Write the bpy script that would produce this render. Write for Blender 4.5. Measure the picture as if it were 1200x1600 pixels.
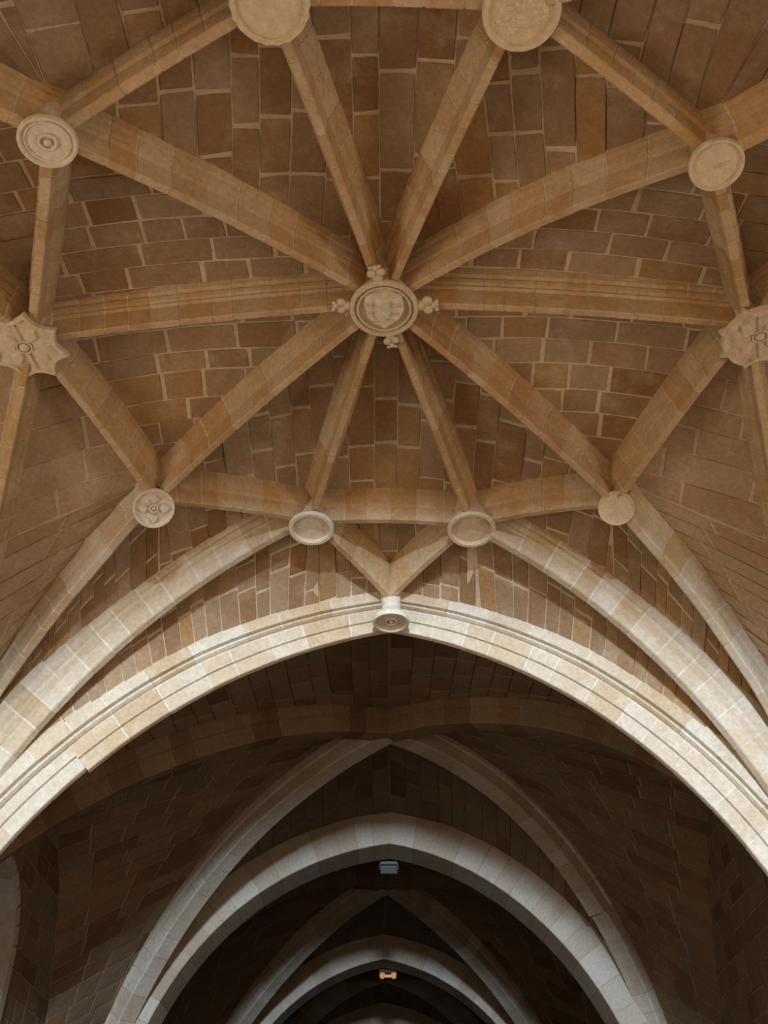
import bpy, math, random
from mathutils import Vector, Matrix
for o in list(bpy.data.objects): bpy.data.objects.remove(o, do_unlink=True)
random.seed(11)
S = bpy.context.scene
COL = S.collection
PITCH = 0.691
# ---------------------------------------------------------------- camera
cam = bpy.data.objects.new('camera', bpy.data.cameras.new('camera'))
COL.objects.link(cam); S.camera = cam
cam.location = (0, 0, 0); cam.rotation_euler = (math.pi/2 + PITCH, 0, 0)
cam.data.sensor_fit = 'VERTICAL'; cam.data.sensor_height = 24.0
cam.data.lens = 24.0*1500/1600; cam.data.clip_end = 300
# ---------------------------------------------------------------- world, lamps, exposure
W = bpy.data.worlds.new('world'); S.world = W; W.use_nodes = True
W.node_tree.nodes['Background'].inputs[0].default_value = (1.0, 0.86, 0.70, 1)
W.node_tree.nodes['Background'].inputs[1].default_value = 0.05
def area(name, loc, target, sx, sy, power, color):
    l = bpy.data.lights.new(name, 'AREA'); l.shape = 'RECTANGLE'; l.size = sx; l.size_y = sy
    l.energy = power; l.color = color
    o = bpy.data.objects.new(name, l); COL.objects.link(o); o.location = loc
    o.rotation_euler = (Vector(target)-Vector(loc)).to_track_quat('-Z', 'Y').to_euler()
    return o
area('window_daylight', (.4, -24.5, 7.9), (-.3, 14, 8.0), 3.2, 3.0, 20000, (0.72, 0.87, 1.0))
area('transept_fill', (-12.0, 5.0, 2.2), (3.5, 8.0, 9.0), 5.0, 5.0, 560, (1.0, 0.80, 0.58))
area('transept_fill', (12.0, 5.5, 3.0), (2, 6, -1.6), 4.0, 4.0, 600, (1.0, 0.82, 0.62))  # added fill aimed at the floor for warm bounce, no opening known here
area('chapel_daylight', (-8.6, 17.6, 3.2), (-7.5, 19.3, 4.8), 1.4, 2.2, 6, (0.85, 0.9, 1.0))
S.view_settings.view_transform = 'Standard'; S.view_settings.look = 'None'
S.view_settings.gamma = 1.0; S.view_settings.exposure = 0.0; S.view_settings.use_curve_mapping = False

# ---------------------------------------------------------------- materials
def stone(name, ramp, stain=(0.30, 0.15, 0.06), stain_amt=.45, pale=(0.50, 0.42, 0.31), pale_amt=.35, bump=.35, scale=1.0):
    m = bpy.data.materials.new(name); m.use_nodes = True
    t = m.node_tree; N = t.nodes; L = t.links; b = N['Principled BSDF']
    b.inputs['Roughness'].default_value = .93; b.inputs['Specular IOR Level'].default_value = .15
    tc = N.new('ShaderNodeTexCoord')
    at = N.new('ShaderNodeAttribute'); at.attribute_name = 'tone'
    cr = N.new('ShaderNodeValToRGB'); e = cr.color_ramp.elements
    e[0].position = 0; e[0].color = (*ramp[0], 1); e[1].position = 1; e[1].color = (*ramp[-1], 1)
    for i, c in enumerate(ramp[1:-1]):
        k = e.new((i+1)/(len(ramp)-1)); k.color = (*c, 1)
    L.new(at.outputs['Fac'], cr.inputs[0])
    def noise(s, d=6, r=.6):
        n = N.new('ShaderNodeTexNoise'); n.inputs['Scale'].default_value = s*scale
        n.inputs['Detail'].default_value = d; n.inputs['Roughness'].default_value = r
        L.new(tc.outputs['Object'], n.inputs['Vector']); return n
    def rng(n, a, bb, c=0, d=1):
        r = N.new('ShaderNodeMapRange'); r.inputs[1].default_value = a; r.inputs[2].default_value = bb
        r.inputs[3].default_value = c; r.inputs[4].default_value = d
        L.new(n.outputs[0], r.inputs[0]); return r
    def mix(fac, a, bcol, mode='MIX'):
        x = N.new('ShaderNodeMix'); x.data_type = 'RGBA'; x.blend_type = mode
        if isinstance(fac, float): x.inputs[0].default_value = fac
        else: L.new(fac, x.inputs[0])
        L.new(a, x.inputs[6])
        if isinstance(bcol, tuple): x.inputs[7].default_value = (*bcol, 1)
        else: L.new(bcol, x.inputs[7])
        return x.outputs[2]
    c = cr.outputs[0]
    c = mix(rng(noise(1.3), .5, .72, 0, stain_amt).outputs[0], c, stain)
    c = mix(rng(noise(2.1, 8, .7), .5, .75, 0, pale_amt).outputs[0], c, pale)
    n3 = noise(14, 8, .75)
    v = rng(n3, .25, .75, .72, 1.22)
    hs = N.new('ShaderNodeVectorMath'); hs.operation = 'MULTIPLY'
    L.new(c, hs.inputs[0]); L.new(v.outputs[0], hs.inputs[1]); c = hs.outputs[0]
    sp = rng(noise(38, 3, .6), .66, .74, 1, .55)
    h2 = N.new('ShaderNodeVectorMath'); h2.operation = 'MULTIPLY'
    L.new(c, h2.inputs[0]); L.new(sp.outputs[0], h2.inputs[1]); c = h2.outputs[0]
    L.new(c, b.inputs['Base Color'])
    bp = N.new('ShaderNodeBump'); bp.inputs['Strength'].default_value = bump; bp.inputs['Distance'].default_value = .03
    ad = N.new('ShaderNodeMath'); ad.operation = 'ADD'
    L.new(noise(5, 5, .6).outputs[0], ad.inputs[0]); L.new(n3.outputs[0], ad.inputs[1])
    L.new(ad.outputs[0], bp.inputs['Height']); L.new(bp.outputs[0], b.inputs['Normal'])
    return m
OC = [(0.27, 0.145, 0.065), (0.31, 0.20, 0.115), (0.33, 0.235, 0.155), (0.38, 0.225, 0.095), (0.38, 0.285, 0.195), (0.29, 0.18, 0.10), (0.34, 0.25, 0.17)]
RB = [(0.44, 0.27, 0.13), (0.48, 0.34, 0.20), (0.54, 0.42, 0.29), (0.50, 0.33, 0.16), (0.55, 0.44, 0.31)]
M = {
 'web': stone('web_sandstone', OC, pale=(.47, .38, .28), pale_amt=.75, bump=.5),
 'web_grey': stone('shaded_nave_web_stone', [(0.13, .072, .038), (.19, .125, .078), (.18, .135, .094), (.22, .155, .10)], pale=(.20, .16, .125), pale_amt=.4),  # darker copy of the web stone, the unlit nave's shade is in its colour
 'rib': stone('rib_sandstone', RB, stain=(.42, .23, .1), stain_amt=.5, pale=(.60, .50, .38), pale_amt=.55),
 'arch': stone('arch_daylit_stone', [(0.50, 0.38, 0.25), (.57, .49, .39), (.61, .55, .46), (.53, .42, .28), (.62, .57, .49), (.56, .48, .37)], stain=(.48, .33, .18), stain_amt=.4, pale=(.74, .70, .63), pale_amt=.5),  # paler than the rib stone, daylight on these ribs is put into the colour
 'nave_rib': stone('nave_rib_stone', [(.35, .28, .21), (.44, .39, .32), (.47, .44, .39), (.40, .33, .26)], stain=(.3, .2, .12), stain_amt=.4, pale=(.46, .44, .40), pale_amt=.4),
 'mortar_pale': stone('pale_lime_mortar', [(.66, .62, .55), (.72, .68, .61)], stain=(.45, .40, .33), stain_amt=.5, bump=.5),
 'mortar': stone('lime_mortar', [(.56, .45, .33), (.60, .50, .38)], stain=(.42, .30, .2), stain_amt=.5, pale=(.62, .56, .47), pale_amt=.4, bump=.5),
 'mortar_grey': stone('shaded_nave_mortar', [(.28, .22, .165), (.32, .26, .20)], stain=(.25, .17, .1), pale=(.31, .28, .24), bump=.5),  # darkened lime mortar, nave shade painted into it
 'plaster': stone('weathered_web_stone', [(.42, .30, .2), (.46, .34, .24), (.48, .37, .27)], stain=(.40, .22, .1), stain_amt=.5, pale=(.52, .45, .38), pale_amt=.6, bump=.6),
 'boss': stone('boss_limestone', [(.60, .49, .36), (.66, .56, .43)], stain=(.5, .34, .18), stain_amt=.3, pale=(.68, .62, .53), pale_amt=.5, bump=.3),
 'boss_pale': stone('pale_boss_limestone', [(.66, .60, .51), (.7, .64, .56)], stain=(.5, .4, .28), stain_amt=.2, pale=(.72, .69, .64), bump=.3),
 'dark_floor': stone('bounce_cutting_floor', [(.07, .05, .035), (.10, .07, .05)], pale=(.12, .10, .08), scale=.4),  # unseen nave floor, kept dark to damp light bouncing up
 'floor': stone('floor_flags', [(.33, .22, .13), (.38, .26, .16)], bump=.2, scale=.4),
}
def plain(name, col, rough=.5, metal=0., emit=None, es=0):
    m = bpy.data.materials.new(name); m.use_nodes = True; b = m.node_tree.nodes['Principled BSDF']
    b.inputs['Base Color'].default_value = (*col, 1); b.inputs['Roughness'].default_value = rough
    b.inputs['Metallic'].default_value = metal
    if emit: b.inputs['Emission Color'].default_value = (*emit, 1); b.inputs['Emission Strength'].default_value = es
    n = m.node_tree.nodes.new('ShaderNodeTexNoise'); n.inputs['Scale'].default_value = 20
    bp = m.node_tree.nodes.new('ShaderNodeBump'); bp.inputs['Strength'].default_value = .08
    m.node_tree.links.new(n.outputs[0], bp.inputs['Height']); m.node_tree.links.new(bp.outputs[0], b.inputs['Normal'])
    return m
M['metal'] = plain('grey_painted_metal', (.20, .24, .24), .45, .3)
M['dark_metal'] = plain('dark_metal', (.05, .055, .055), .5, .4)
M['glass'] = plain('lamp_glass', (.20, .25, .25), .15)
M['warm_glass'] = plain('warm_lamp_glass', (.6, .3, .12), .3, 0, (1.0, .42, .15), .35)

# ---------------------------------------------------------------- helpers
class MB:
    def __init__(s): s.v = []; s.f = []; s.t = []
    def add(s, vs, fs, tone=.5):
        o = len(s.v); s.v += [tuple(v) for v in vs]; s.t += [tone]*len(vs)
        s.f += [tuple(i+o for i in f) for f in fs]
    def build(s, name, mat, parent=None, smooth=False):
        me = bpy.data.meshes.new(name); me.from_pydata(s.v, [], s.f)
        a = me.attributes.new('tone', 'FLOAT', 'POINT'); a.data.foreach_set('value', s.t)
        if smooth: me.shade_smooth()
        me.materials.append(M[mat]); o = bpy.data.objects.new(name, me); COL.objects.link(o)
        if parent: o.parent = parent
        return o
def empty(name, loc, label, cat=None, group=None, kind=None):
    o = bpy.data.objects.new(name, None); COL.objects.link(o); o['label'] = label
    o.location = loc; o.empty_display_size = .2
    if cat: o['category'] = cat
    if group: o['group'] = group
    if kind: o['kind'] = kind
    return o
def tag(o, label, cat=None, group=None, kind=None):
    o['label'] = label
    if cat: o['category'] = cat
    if group: o['group'] = group
    if kind: o['kind'] = kind
    return o
V = Vector
class Curve:
    """plane curve: start P, horizontal direction h, list of (r,z)"""
    def __init__(s, P, Q, rz):
        s.P = V((P[0], P[1], 0)); h = V((Q[0]-P[0], Q[1]-P[1], 0)); s.L = h.length; s.h = h/s.L
        s.rz = rz; s.acc = [0]
        for a, b in zip(rz, rz[1:]): s.acc.append(s.acc[-1]+math.hypot(b[0]-a[0], b[1]-a[1]))
        s.len = s.acc[-1]; s.B = V((-s.h.y, s.h.x, 0))
    def at(s, d):
        d = min(max(d, 0), s.len-1e-6)
        import bisect
        i = max(0, min(bisect.bisect_right(s.acc, d)-1, len(s.rz)-2))
        a, b = s.rz[i], s.rz[i+1]; k = (d-s.acc[i])/(s.acc[i+1]-s.acc[i])
        r = a[0]+(b[0]-a[0])*k; z = a[1]+(b[1]-a[1])*k
        i0 = max(i-1, 0); i1 = min(i+2, len(s.rz)-1)
        tx, tz = s.rz[i1][0]-s.rz[i0][0], s.rz[i1][1]-s.rz[i0][1]; l = math.hypot(tx, tz); tx /= l; tz /= l
        return s.P+s.h*r+V((0, 0, z)), s.h*tx+V((0, 0, tz)), s.h*(-tz)+V((0, 0, tx))
    def mit(s, d, n):
        k = max(0, 1-d/1.0)
        if k <= 0: return n
        t0 = s.at(0)[1]; th = t0.dot(s.h); q = -n.dot(s.h)      # shear the normals upright at the crown
        return n+s.h*(q*k)+V((0, 0, 1))*(k*(1/max(th, .3)-1)*.5)
    def off(s, frac, D, shift=0):
        if callable(D): D = D(frac*s.len)
        p, t, n = s.at(frac*s.len); n = s.mit(frac*s.len, n)
        return p+n*D+s.B*shift
def arc_rz(c, R, L, r0=0., zmin=2.6):
    out = []; n = 60
    a0 = math.atan2(math.sqrt(R*R-(r0-c[0])**2), r0-c[0])
    rend = min(L, c[0]+R-1e-4)
    a1 = math.acos(max(-1, min(1, (rend-c[0])/R)))
    for i in range(n+1):
        a = a0+(a1-a0)*i/n; out.append((c[0]+R*math.cos(a), c[1]+R*math.sin(a)))
    out = [q for q in out if q[1] > zmin] or out
    if out[-1][1] > zmin+.3: out += [(out[-1][0]+.01, (out[-1][1]+zmin)/2), (out[-1][0]+.02, zmin)]
    return out
def crown(cv, zc, reach=2.0):
    dz = zc-cv.rz[0][1]; cv.rz = [(r, z+dz*max(0, 1-r/reach)**2) for r, z in cv.rz]; return cv
def spline_rz(pts, n=8):
    out = []
    P = [pts[0]]+pts+[pts[-1]]
    for i in range(1, len(P)-2):
        p0, p1, p2, p3 = P[i-1:i+3]
        for k in range(n):
            t = k/n
            out.append(tuple(.5*((2*p1[j])+(-p0[j]+p2[j])*t+(2*p0[j]-5*p1[j]+4*p2[j]-p3[j])*t*t+(-p0[j]+3*p1[j]-3*p2[j]+p3[j])*t**3) for j in (0, 1)))
    out.append(pts[-1]); return out
def chord(P, Q, sag):
    L = math.hypot(Q[0]-P[0], Q[1]-P[1]); n = 24
    return Curve(P, Q, [(L*i/n, P[2]+(Q[2]-P[2])*i/n+sag*4*(i/n)*(1-i/n)) for i in range(n+1)])

def section(cv, d, prof, dn=0, jit=0, sc=1.):
    p, t, n = cv.at(d); n = cv.mit(d, n); out = []
    for b, h in prof:
        j = jit if h < .45 else 0
        out.append(p+cv.B*(b+random.uniform(-j, j))+n*(h*sc+dn+random.uniform(-j, j)))
    return out
def sweep(mb, cv, d0, d1, prof, tone, nsec=4, dn=0, jit=.004, scf=None):
    n = len(prof); vs = []; fs = []
    for k in range(nsec):
        d = d0+(d1-d0)*k/(nsec-1); vs += section(cv, d, prof, dn, jit, scf(d) if scf else 1.)
    for k in range(nsec-1):
        for i in range(n-1):
            a = k*n+i; fs.append((a, a+1, a+n+1, a+n))
    fs.append(tuple(range(n))); fs.append(tuple((nsec-1)*n+i for i in reversed(range(n))))
    mb.add(vs, fs, tone)
def mirror(half):
    return [(-b, h) for b, h in reversed(half)] + [(b, h) for b, h in half]
RIBP = mirror([(.036, 0), (.052, .014), (.066, .31), (.105, .335), (.085, .365), (.125, .395), (.145, .45), (.12, .475), (.175, .52), (.205, .61), (.205, .92)])
TIERP = mirror([(.05, 0), (.075, .015), (.10, .33), (.145, .355), (.12, .385), (.17, .42), (.195, .48), (.165, .505), (.23, .55), (.255, .65), (.255, .96)])
LIERP = mirror([(.045, 0), (.06, .015), (.085, .24), (.12, .27), (.15, .38), (.16, .44), (.16, .85)])
NAVEP = mirror([(.20, 0), (.225, .03), (.25, .30), (.31, .325), (.34, .50), (.34, .95)])
A2P = mirror([(.53, 0), (.55, .02), (.55, .75), (.56, 1.25)])
A1IN = mirror([(.04, 0), (.06, .012), (.15, .27), (.115, .285), (.115, .305), (.165, .315), (.25, .56), (.25, .62)])
A1OUT = mirror([(.20, .565), (.20, .615), (.28, .62), (.335, .655), (.34, .70), (.31, .73), (.27, .735), (.27, .77), (.36, .78), (.375, .84), (.44, 1.10), (.44, 1.6)])
RIBP = [(b, h*.92) for b, h in RIBP]
TIERP = [(b, h*.86) for b, h in TIERP]
def inset(prof, k=.0045):
    out = []
    top = max(h for b, h in prof)
    for b, h in prof: out.append((b*(1-k/max(abs(b), .05)) , h+k*.9 if h < top*.5 else h))
    return out
def rib_stones(root, cv, prof, mat, mort, length=.42, s0=0, s1=None, step=None, scf=None, name='voussoir', merge_from=None, gap=.026, core=True, tones=None):
    s1 = cv.len if s1 is None else s1
    if core:
        c = MB(); cuts = [s0, s1] if not step else [s0, step[0], s1]
        for k, (ca_, cb_) in enumerate(zip(cuts, cuts[1:])):
            sweep(c, cv, ca_, cb_, inset(prof), .5, max(4, int((cb_-ca_)/.10)), step[1] if k else 0, 0, scf)
        c.build('mortar_core' if name == 'voussoir' else 'mortar_backing', mort, root)
    d = s0; st = MB(); anymerge = False
    while d < s1-.05:
        l = length*random.uniform(.72, 1.3)
        if step and d < step[0]-.01 and d+l > step[0]-.15: l = step[0]-d
        if s1-d-l < length*.5: l = s1-d
        dn = random.uniform(-.006, .0005)
        if step and d+l*.5 > step[0]: dn += step[1]
        tone = random.random() if tones is None else tones(d)
        if merge_from is not None and d > merge_from:
            sweep(st, cv, d+gap/2, d+l-gap/2, prof, tone, 3, dn, .003, scf); anymerge = True
        else:
            mb = MB(); sweep(mb, cv, d+(gap/2 if d > s0+.01 or s0 > 0 else 0), d+l-gap/2, prof, tone, 5, dn, .0015, scf)
            mb.build(name, mat, root)
        d += l
    if anymerge: tag(st.build('hidden_voussoirs', mat, root), 'stones of the rib foot', kind='stuff')

# ---- web cells
def stone_block(mb, ring, nrm, tone, thick=.09, bev=.010, gap=None):
    """ring: list of surface points, nrm: list of outward (away from room) vectors"""
    if gap is None: gap = random.uniform(.006, .02)
    n = len(ring); c = sum(ring, V())/n
    ring = [p+(c-p)*random.uniform(0, .035) for p in ring]
    def shr(p, g):
        d = c-p; l = d.length
        return p + d*(min(g*1.4/l, .4)) if l > 1e-4 else p
    a = [shr(p, gap+bev) for p in ring]
    b = [shr(p, gap)+m*bev*.8 for p, m in zip(ring, nrm)]
    e = [shr(p, gap)+m*thick for p, m in zip(ring, nrm)]
    cc = c - sum(nrm, V())/n*.004
    vs = a+b+e+[cc]
    fs = [(i, (i+1) % n, 3*n) for i in range(n)]
    for k in (0, n):
        fs += [(k+(i+1) % n, k+i, k+n+i, k+n+(i+1) % n) for i in range(n)]
    mb.add(vs, fs, tone)
def clip(poly, a, b):
    """keep the side left of a->b"""
    out = []
    def sd(p): return (b[0]-a[0])*(p[1]-a[1])-(b[1]-a[1])*(p[0]-a[0])
    for i in range(len(poly)):
        p, q = poly[i], poly[(i+1) % len(poly)]; sp, sq = sd(p), sd(q)
        if sp >= 0: out.append(p)
        if (sp > 0) != (sq > 0) and abs(sp-sq) > 1e-9:
            t = sp/(sp-sq); out.append((p[0]+(q[0]-p[0])*t, p[1]+(q[1]-p[1])*t))
    return out
def area2(p): return .5*sum(p[i][0]*p[(i+1) % len(p)][1]-p[(i+1) % len(p)][0]*p[i][1] for i in range(len(p)))
def place_stones(root, pieces, mat, merge=False):
    if merge or len(pieces) > 300:
        mb = MB()
        for r, n, t in pieces: stone_block(mb, r, n, t)
        tag(mb.build('coursed_stones', mat, root), 'coursed web stones', kind='stuff'); return
    for r, n, t in pieces:
        mb = MB(); stone_block(mb, r, n, t); mb.build('stone', mat, root)
def tri_cell(label, P, curves, axis, course=.40, length=.85, D=.53, mat='web', mort='mortar', crown=.10, merge=False, ang=0.):
    """P: 3 node points; curves: dict edge (i,j)-> sag"""
    root = empty('ceiling', P[0], label, kind='structure')
    T = [(p[0], p[1]) for p in P]
    if area2(T) < 0: T = [T[0], T[2], T[1]]; P = [P[0], P[2], P[1]]; curves = [curves[2], curves[1], curves[0]]
    A = area2(T)
    def surf(x, y):
        l = []
        for i in range(3):
            a, b = T[(i+1) % 3], T[(i+2) % 3]
            l.append(((a[0]-x)*(b[1]-y)-(b[0]-x)*(a[1]-y))*.5/A)
        z = sum(l[i]*P[i][2] for i in range(3))+D
        for i, j, k in ((0, 1, 0), (1, 2, 1), (2, 0, 2)):
            s = max(l[i]+l[j], 1e-6); t = l[j]/s; z += curves[k]*4*t*(1-t)*s*s
        z += crown*27*max(l[0], 0)*max(l[1], 0)*max(l[2], 0)
        return V((x, y, z))
    root.location = (0, 0, 0)
    up = V((0, 0, 1)); pieces = []
    ca, sa = math.cos(ang), math.sin(ang)
    def rot(p): return (p[0]*ca-p[1]*sa, p[0]*sa+p[1]*ca)
    def irot(p): return (p[0]*ca+p[1]*sa, -p[0]*sa+p[1]*ca)
    TR = [irot(t) for t in T]
    mb = MB(); n = 10; idx = {}; cx0 = sum(t[0] for t in T)/3; cy0 = sum(t[1] for t in T)/3
    vs = []; fs = []
    for i in range(n+1):
        for j in range(n+1-i):
            k = n-i-j; x = cx0+(((T[0][0]*i+T[1][0]*j+T[2][0]*k)/n)-cx0)*1.04; y = cy0+(((T[0][1]*i+T[1][1]*j+T[2][1]*k)/n)-cy0)*1.04
            idx[i, j] = len(vs); vs.append(surf(x, y)+up*.007)
    for i in range(n):
        for j in range(n-i):
            fs.append((idx[i, j], idx[i+1, j], idx[i, j+1]))
            if j < n-i-1: fs.append((idx[i+1, j], idx[i+1, j+1], idx[i, j+1]))
    mb.add(vs, fs); mb.build('mortar_bed', mort, root)
    u = 0 if axis == 'x' else 1; v = 1-u     # u along the course, v across
    v0, v1 = min(t[v] for t in TR), max(t[v] for t in TR); u0, u1 = min(t[u] for t in TR), max(t[u] for t in TR)
    y = v0-random.random()*course*.6
    while y < v1:
        c = course*random.uniform(.8, 1.2); x = u0-random.random()*length
        while x < u1:
            l = length*random.uniform(.65, 1.35); q = random.uniform(-.02, .02)
            if axis == 'x': poly = [(x, y), (x+l, y+q), (x+l+q, y+c), (x, y+c)]
            else: poly = [(y, x), (y+c, x+q), (y+c, x+l+q), (y, x+l)]
            poly = [rot(p) for p in poly]
            for i in range(3): 
                if poly: poly = clip(poly, T[i], T[(i+1) % 3])
            q2 = []
            for p in poly:
                if not q2 or math.dist(p, q2[-1]) > .02: q2.append(p)
            if len(q2) > 2 and math.dist(q2[0], q2[-1]) < .02: q2.pop()
            if len(q2) > 2 and abs(area2(q2)) > .02:
                if area2(q2) < 0: q2.reverse()
                ring = [surf(*p) + up*random.uniform(-.003, .003) for p in reversed(q2)]
                pieces.append((ring, [up]*len(ring), random.random()))
            x += l
        y += c
    place_stones(root, pieces, mat, merge)
    return root
def rule_cell(label, ca, cb, D=(.53, .53), shift=(0, 0), course=.40, length=.85, mat='web', mort='mortar', bulge=.05, tmax=.97, merge=False, edge_bulge=0., a0=0.):
    root = empty('ceiling', (0, 0, 0), label, kind='structure')
    def pt(t, s):
        ta = a0+(1-a0)*t
        a = ca.off(ta, D[0], shift[0]); b = cb.off(t, D[1], shift[1])
        p = a.lerp(b, s)
        na = ca.at(ta*ca.len)[2]; nb = cb.at(t*cb.len)[2]; n = na.lerp(nb, s)
        if n.length < 1e-3: n = V((0, 0, 1))
        n.normalize()
        w = (a-b).length
        return p+n*(bulge*w*4*s*(1-s)*.6) + V((0, 0, edge_bulge*4*s*(1-s)*(1-t)**3)), n
    ML = (ca.len+cb.len)/2
    mb = MB(); n = 36; m = 6; vs = []; fs = []
    for i in range(n+1):
        for j in range(m+1):
            p, q = pt(tmax*i/n if i else -.03, j/m); vs.append(p+q*(.026 if mat == 'web_grey' else .009))
    for i in range(n):
        for j in range(m):
            a = i*(m+1)+j; fs.append((a, a+1, a+m+2, a+m+1))
    mb.add(vs, fs); mb.build('mortar_bed', mort, root)
    pieces = []; t = 0.
    while t < tmax-.005:
        dt = course*random.uniform(.8, 1.2)/ML; t2 = min(t+dt, tmax)
        w = (pt(t, 0)[0]-pt(t, 1)[0]).length; k = max(1, round(w/length+random.uniform(-.3, .3)))
        cuts = [0]+sorted(min(.93, max(.07, (i+random.uniform(-.25, .25))/k)) for i in range(1, k))+[1]
        for s0, s1 in zip(cuts, cuts[1:]):
            if (s1-s0)*w < .08: continue
            q = [pt(t, s0), pt(t, s1), pt(t2, s1), pt(t2, s0)]
            # face order: towards the room
            e1 = q[1][0]-q[0][0]; e2 = q[3][0]-q[0][0]
            if e1.cross(e2).dot(q[0][1]) > 0: q.reverse()
            j = random.uniform(-.004, .004)
            pieces.append(([a+nn*j for a, nn in q], [nn for a, nn in q], random.random()))
        t = t2
    place_stones(root, pieces, mat, merge)
    return root

# ---------------------------------------------------------------- floor and shell behind and beside
def slab(name, x0, x1, y0, y1, z0, z1, mat, label):
    mb = MB(); vs = [(x, y, z) for x in (x0, x1) for y in (y0, y1) for z in (z0, z1)]
    mb.add(vs, [(0, 1, 3, 2), (4, 6, 7, 5), (0, 4, 5, 1), (2, 3, 7, 6), (0, 2, 6, 4), (1, 5, 7, 3)])
    return tag(mb.build(name, mat), label, kind='structure')
slab('floor', -14, 14, -25.5, 14, -1.9, -1.6, 'floor', 'worn stone floor below the star vault')
slab('floor', -14, 14, 14, 52, -1.9, -1.6, 'dark_floor', 'unseen nave floor, made dark to cut bounced light')
slab('wall_back', -8, 8, -26, -25, -1.6, 11, 'web', 'end wall behind the viewer, with the tall daylight window')
slab('wall_left', -7.9, -7.4, -25, 1.3, -1.6, 11, 'web', 'side wall left of the viewer')
slab('wall_right', 7.4, 7.9, -25, 1.3, -1.6, 11, 'web', 'side wall right of the viewer')
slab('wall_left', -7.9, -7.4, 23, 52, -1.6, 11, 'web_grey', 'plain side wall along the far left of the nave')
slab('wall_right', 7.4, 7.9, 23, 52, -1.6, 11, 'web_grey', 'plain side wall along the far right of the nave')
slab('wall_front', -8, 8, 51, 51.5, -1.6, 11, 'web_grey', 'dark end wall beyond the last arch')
slab('ceiling', -8, 8, -25, 1.3, 10.6, 10.9, 'web', 'flat ceiling above the viewer')
slab('ceiling', -9, 9, 1.3, 52, 11.4, 11.6, 'web', 'unseen slab added above the vaults to block light leaks')  # added out of view so sky light cannot leak through web cracks

# ---------------------------------------------------------------- star vault: nodes (soffit heights)
Nd = {'C': (0, 7.97, 10.10), 'FL': (-1.17, 12.06, 9.74), 'FR': (1.41, 12.09, 9.70), 'DL': (-3.41, 10.93, 9.22), 'DR': (3.44, 10.93, 9.16),
      'SL': (-4.56, 8.14, 9.58), 'SR': (4.66, 7.92, 9.60), 'BDL': (-3.42, 5.13, 9.20), 'BDR': (3.45, 5.38, 9.22),
      'BL': (-1.10, 4.0, 9.70), 'BR': (1.33, 4.06, 9.72), 'K': (.1, 13.62, 9.32), 'BK': (.1, 2.40, 9.32)}
desc = {'C': 'shield boss', 'FL': 'left hollow boss', 'FR': 'right hollow boss',
        'DL': 'cross-carved boss', 'DR': 'small plain boss', 'SL': 'left star boss', 'SR': 'right star boss',
        'BDL': 'ringed upper left boss', 'BDR': 'scratched upper right boss', 'BL': 'scalloped top boss', 'BR': 'pitted top boss',
        'K': 'ringed arch-apex boss', 'BK': 'near arch overhead'}
CL, CR = (-6.9, 14.04), (6.9, 14.04)
KX = .1
curves = {}
curves['AL'] = Curve((KX, 14.12), (-6.9, 14.12), arc_rz((-1.62, .46), 8.69, 7.2))
curves['AR'] = Curve((KX, 14.12), (6.9, 14.12), arc_rz((-1.64, 1.18), 8.01, 6.8))
curves['TL'] = Curve(Nd['FL'], CL, arc_rz((-2.64, 1.17), 9.02, 6.06))
curves['TR'] = Curve(Nd['FR'], CR, arc_rz((-2.49, 2.0), 8.05, 5.83))
curves['DGL'] = Curve(Nd['DL'], CL, spline_rz([(0, 9.24), (.54, 9.08), (1.16, 8.76), (2.01, 8.32), (2.78, 7.81), (3.39, 7.32), (4.0, 6.55), (4.4, 5.6), (4.65, 4.4), (4.7, 2.6)]))
curves['DGR'] = Curve(Nd['DR'], CR, spline_rz([(0, 9.16), (.5, 8.93), (1.16, 8.6), (1.92, 8.12), (2.62, 7.53), (3.0, 7.17), (3.6, 6.3), (4.1, 5.2), (4.4, 4), (4.5, 2.6)]))
def side_arc(node, cor):
    P = Nd[node]; L = math.hypot(cor[0]-P[0], cor[1]-P[1]); R = 8.3
    c0 = L-R; z0 = P[2]-math.sqrt(R*R-c0*c0)
    return Curve(P, cor, arc_rz((c0, z0), R, L))
curves['SLF'] = side_arc('SL', CL); curves['SRF'] = side_arc('SR', CR)
BCL, BCR = (-6.9, 2.0), (6.9, 2.0)
curves['SLB'] = side_arc('SL', BCL); curves['SRB'] = side_arc('SR', BCR)
curves['BTL'] = side_arc('BL', BCL); curves['BTR'] = side_arc('BR', BCR)
def bd(node, cor):
    P = Nd[node]; L = math.hypot(cor[0]-P[0], cor[1]-P[1]); k = L/4.68
    return Curve(P, cor, spline_rz([(r*k, z) for r, z in [(0, 9.2), (.6, 9.03), (1.2, 8.72), (2.01, 8.3), (2.78, 7.8), (3.39, 7.25), (4.0, 6.45), (4.4, 5.5), (4.62, 4.3), (4.68, 2.6)]]))
curves['BDGL'] = bd('BDL', BCL); curves['BDGR'] = bd('BDR', BCR)
curves['BAL'] = Curve((KX, 1.55), (-6.9, 1.55), arc_rz((-.6, 1.3), 7.85, 7.2)); curves['BAR'] = Curve((KX, 1.55), (6.9, 1.55), arc_rz((-.6, 1.3), 7.85, 7.2))
for k in ('AL', 'AR'): crown(curves[k], 9.0)
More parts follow.
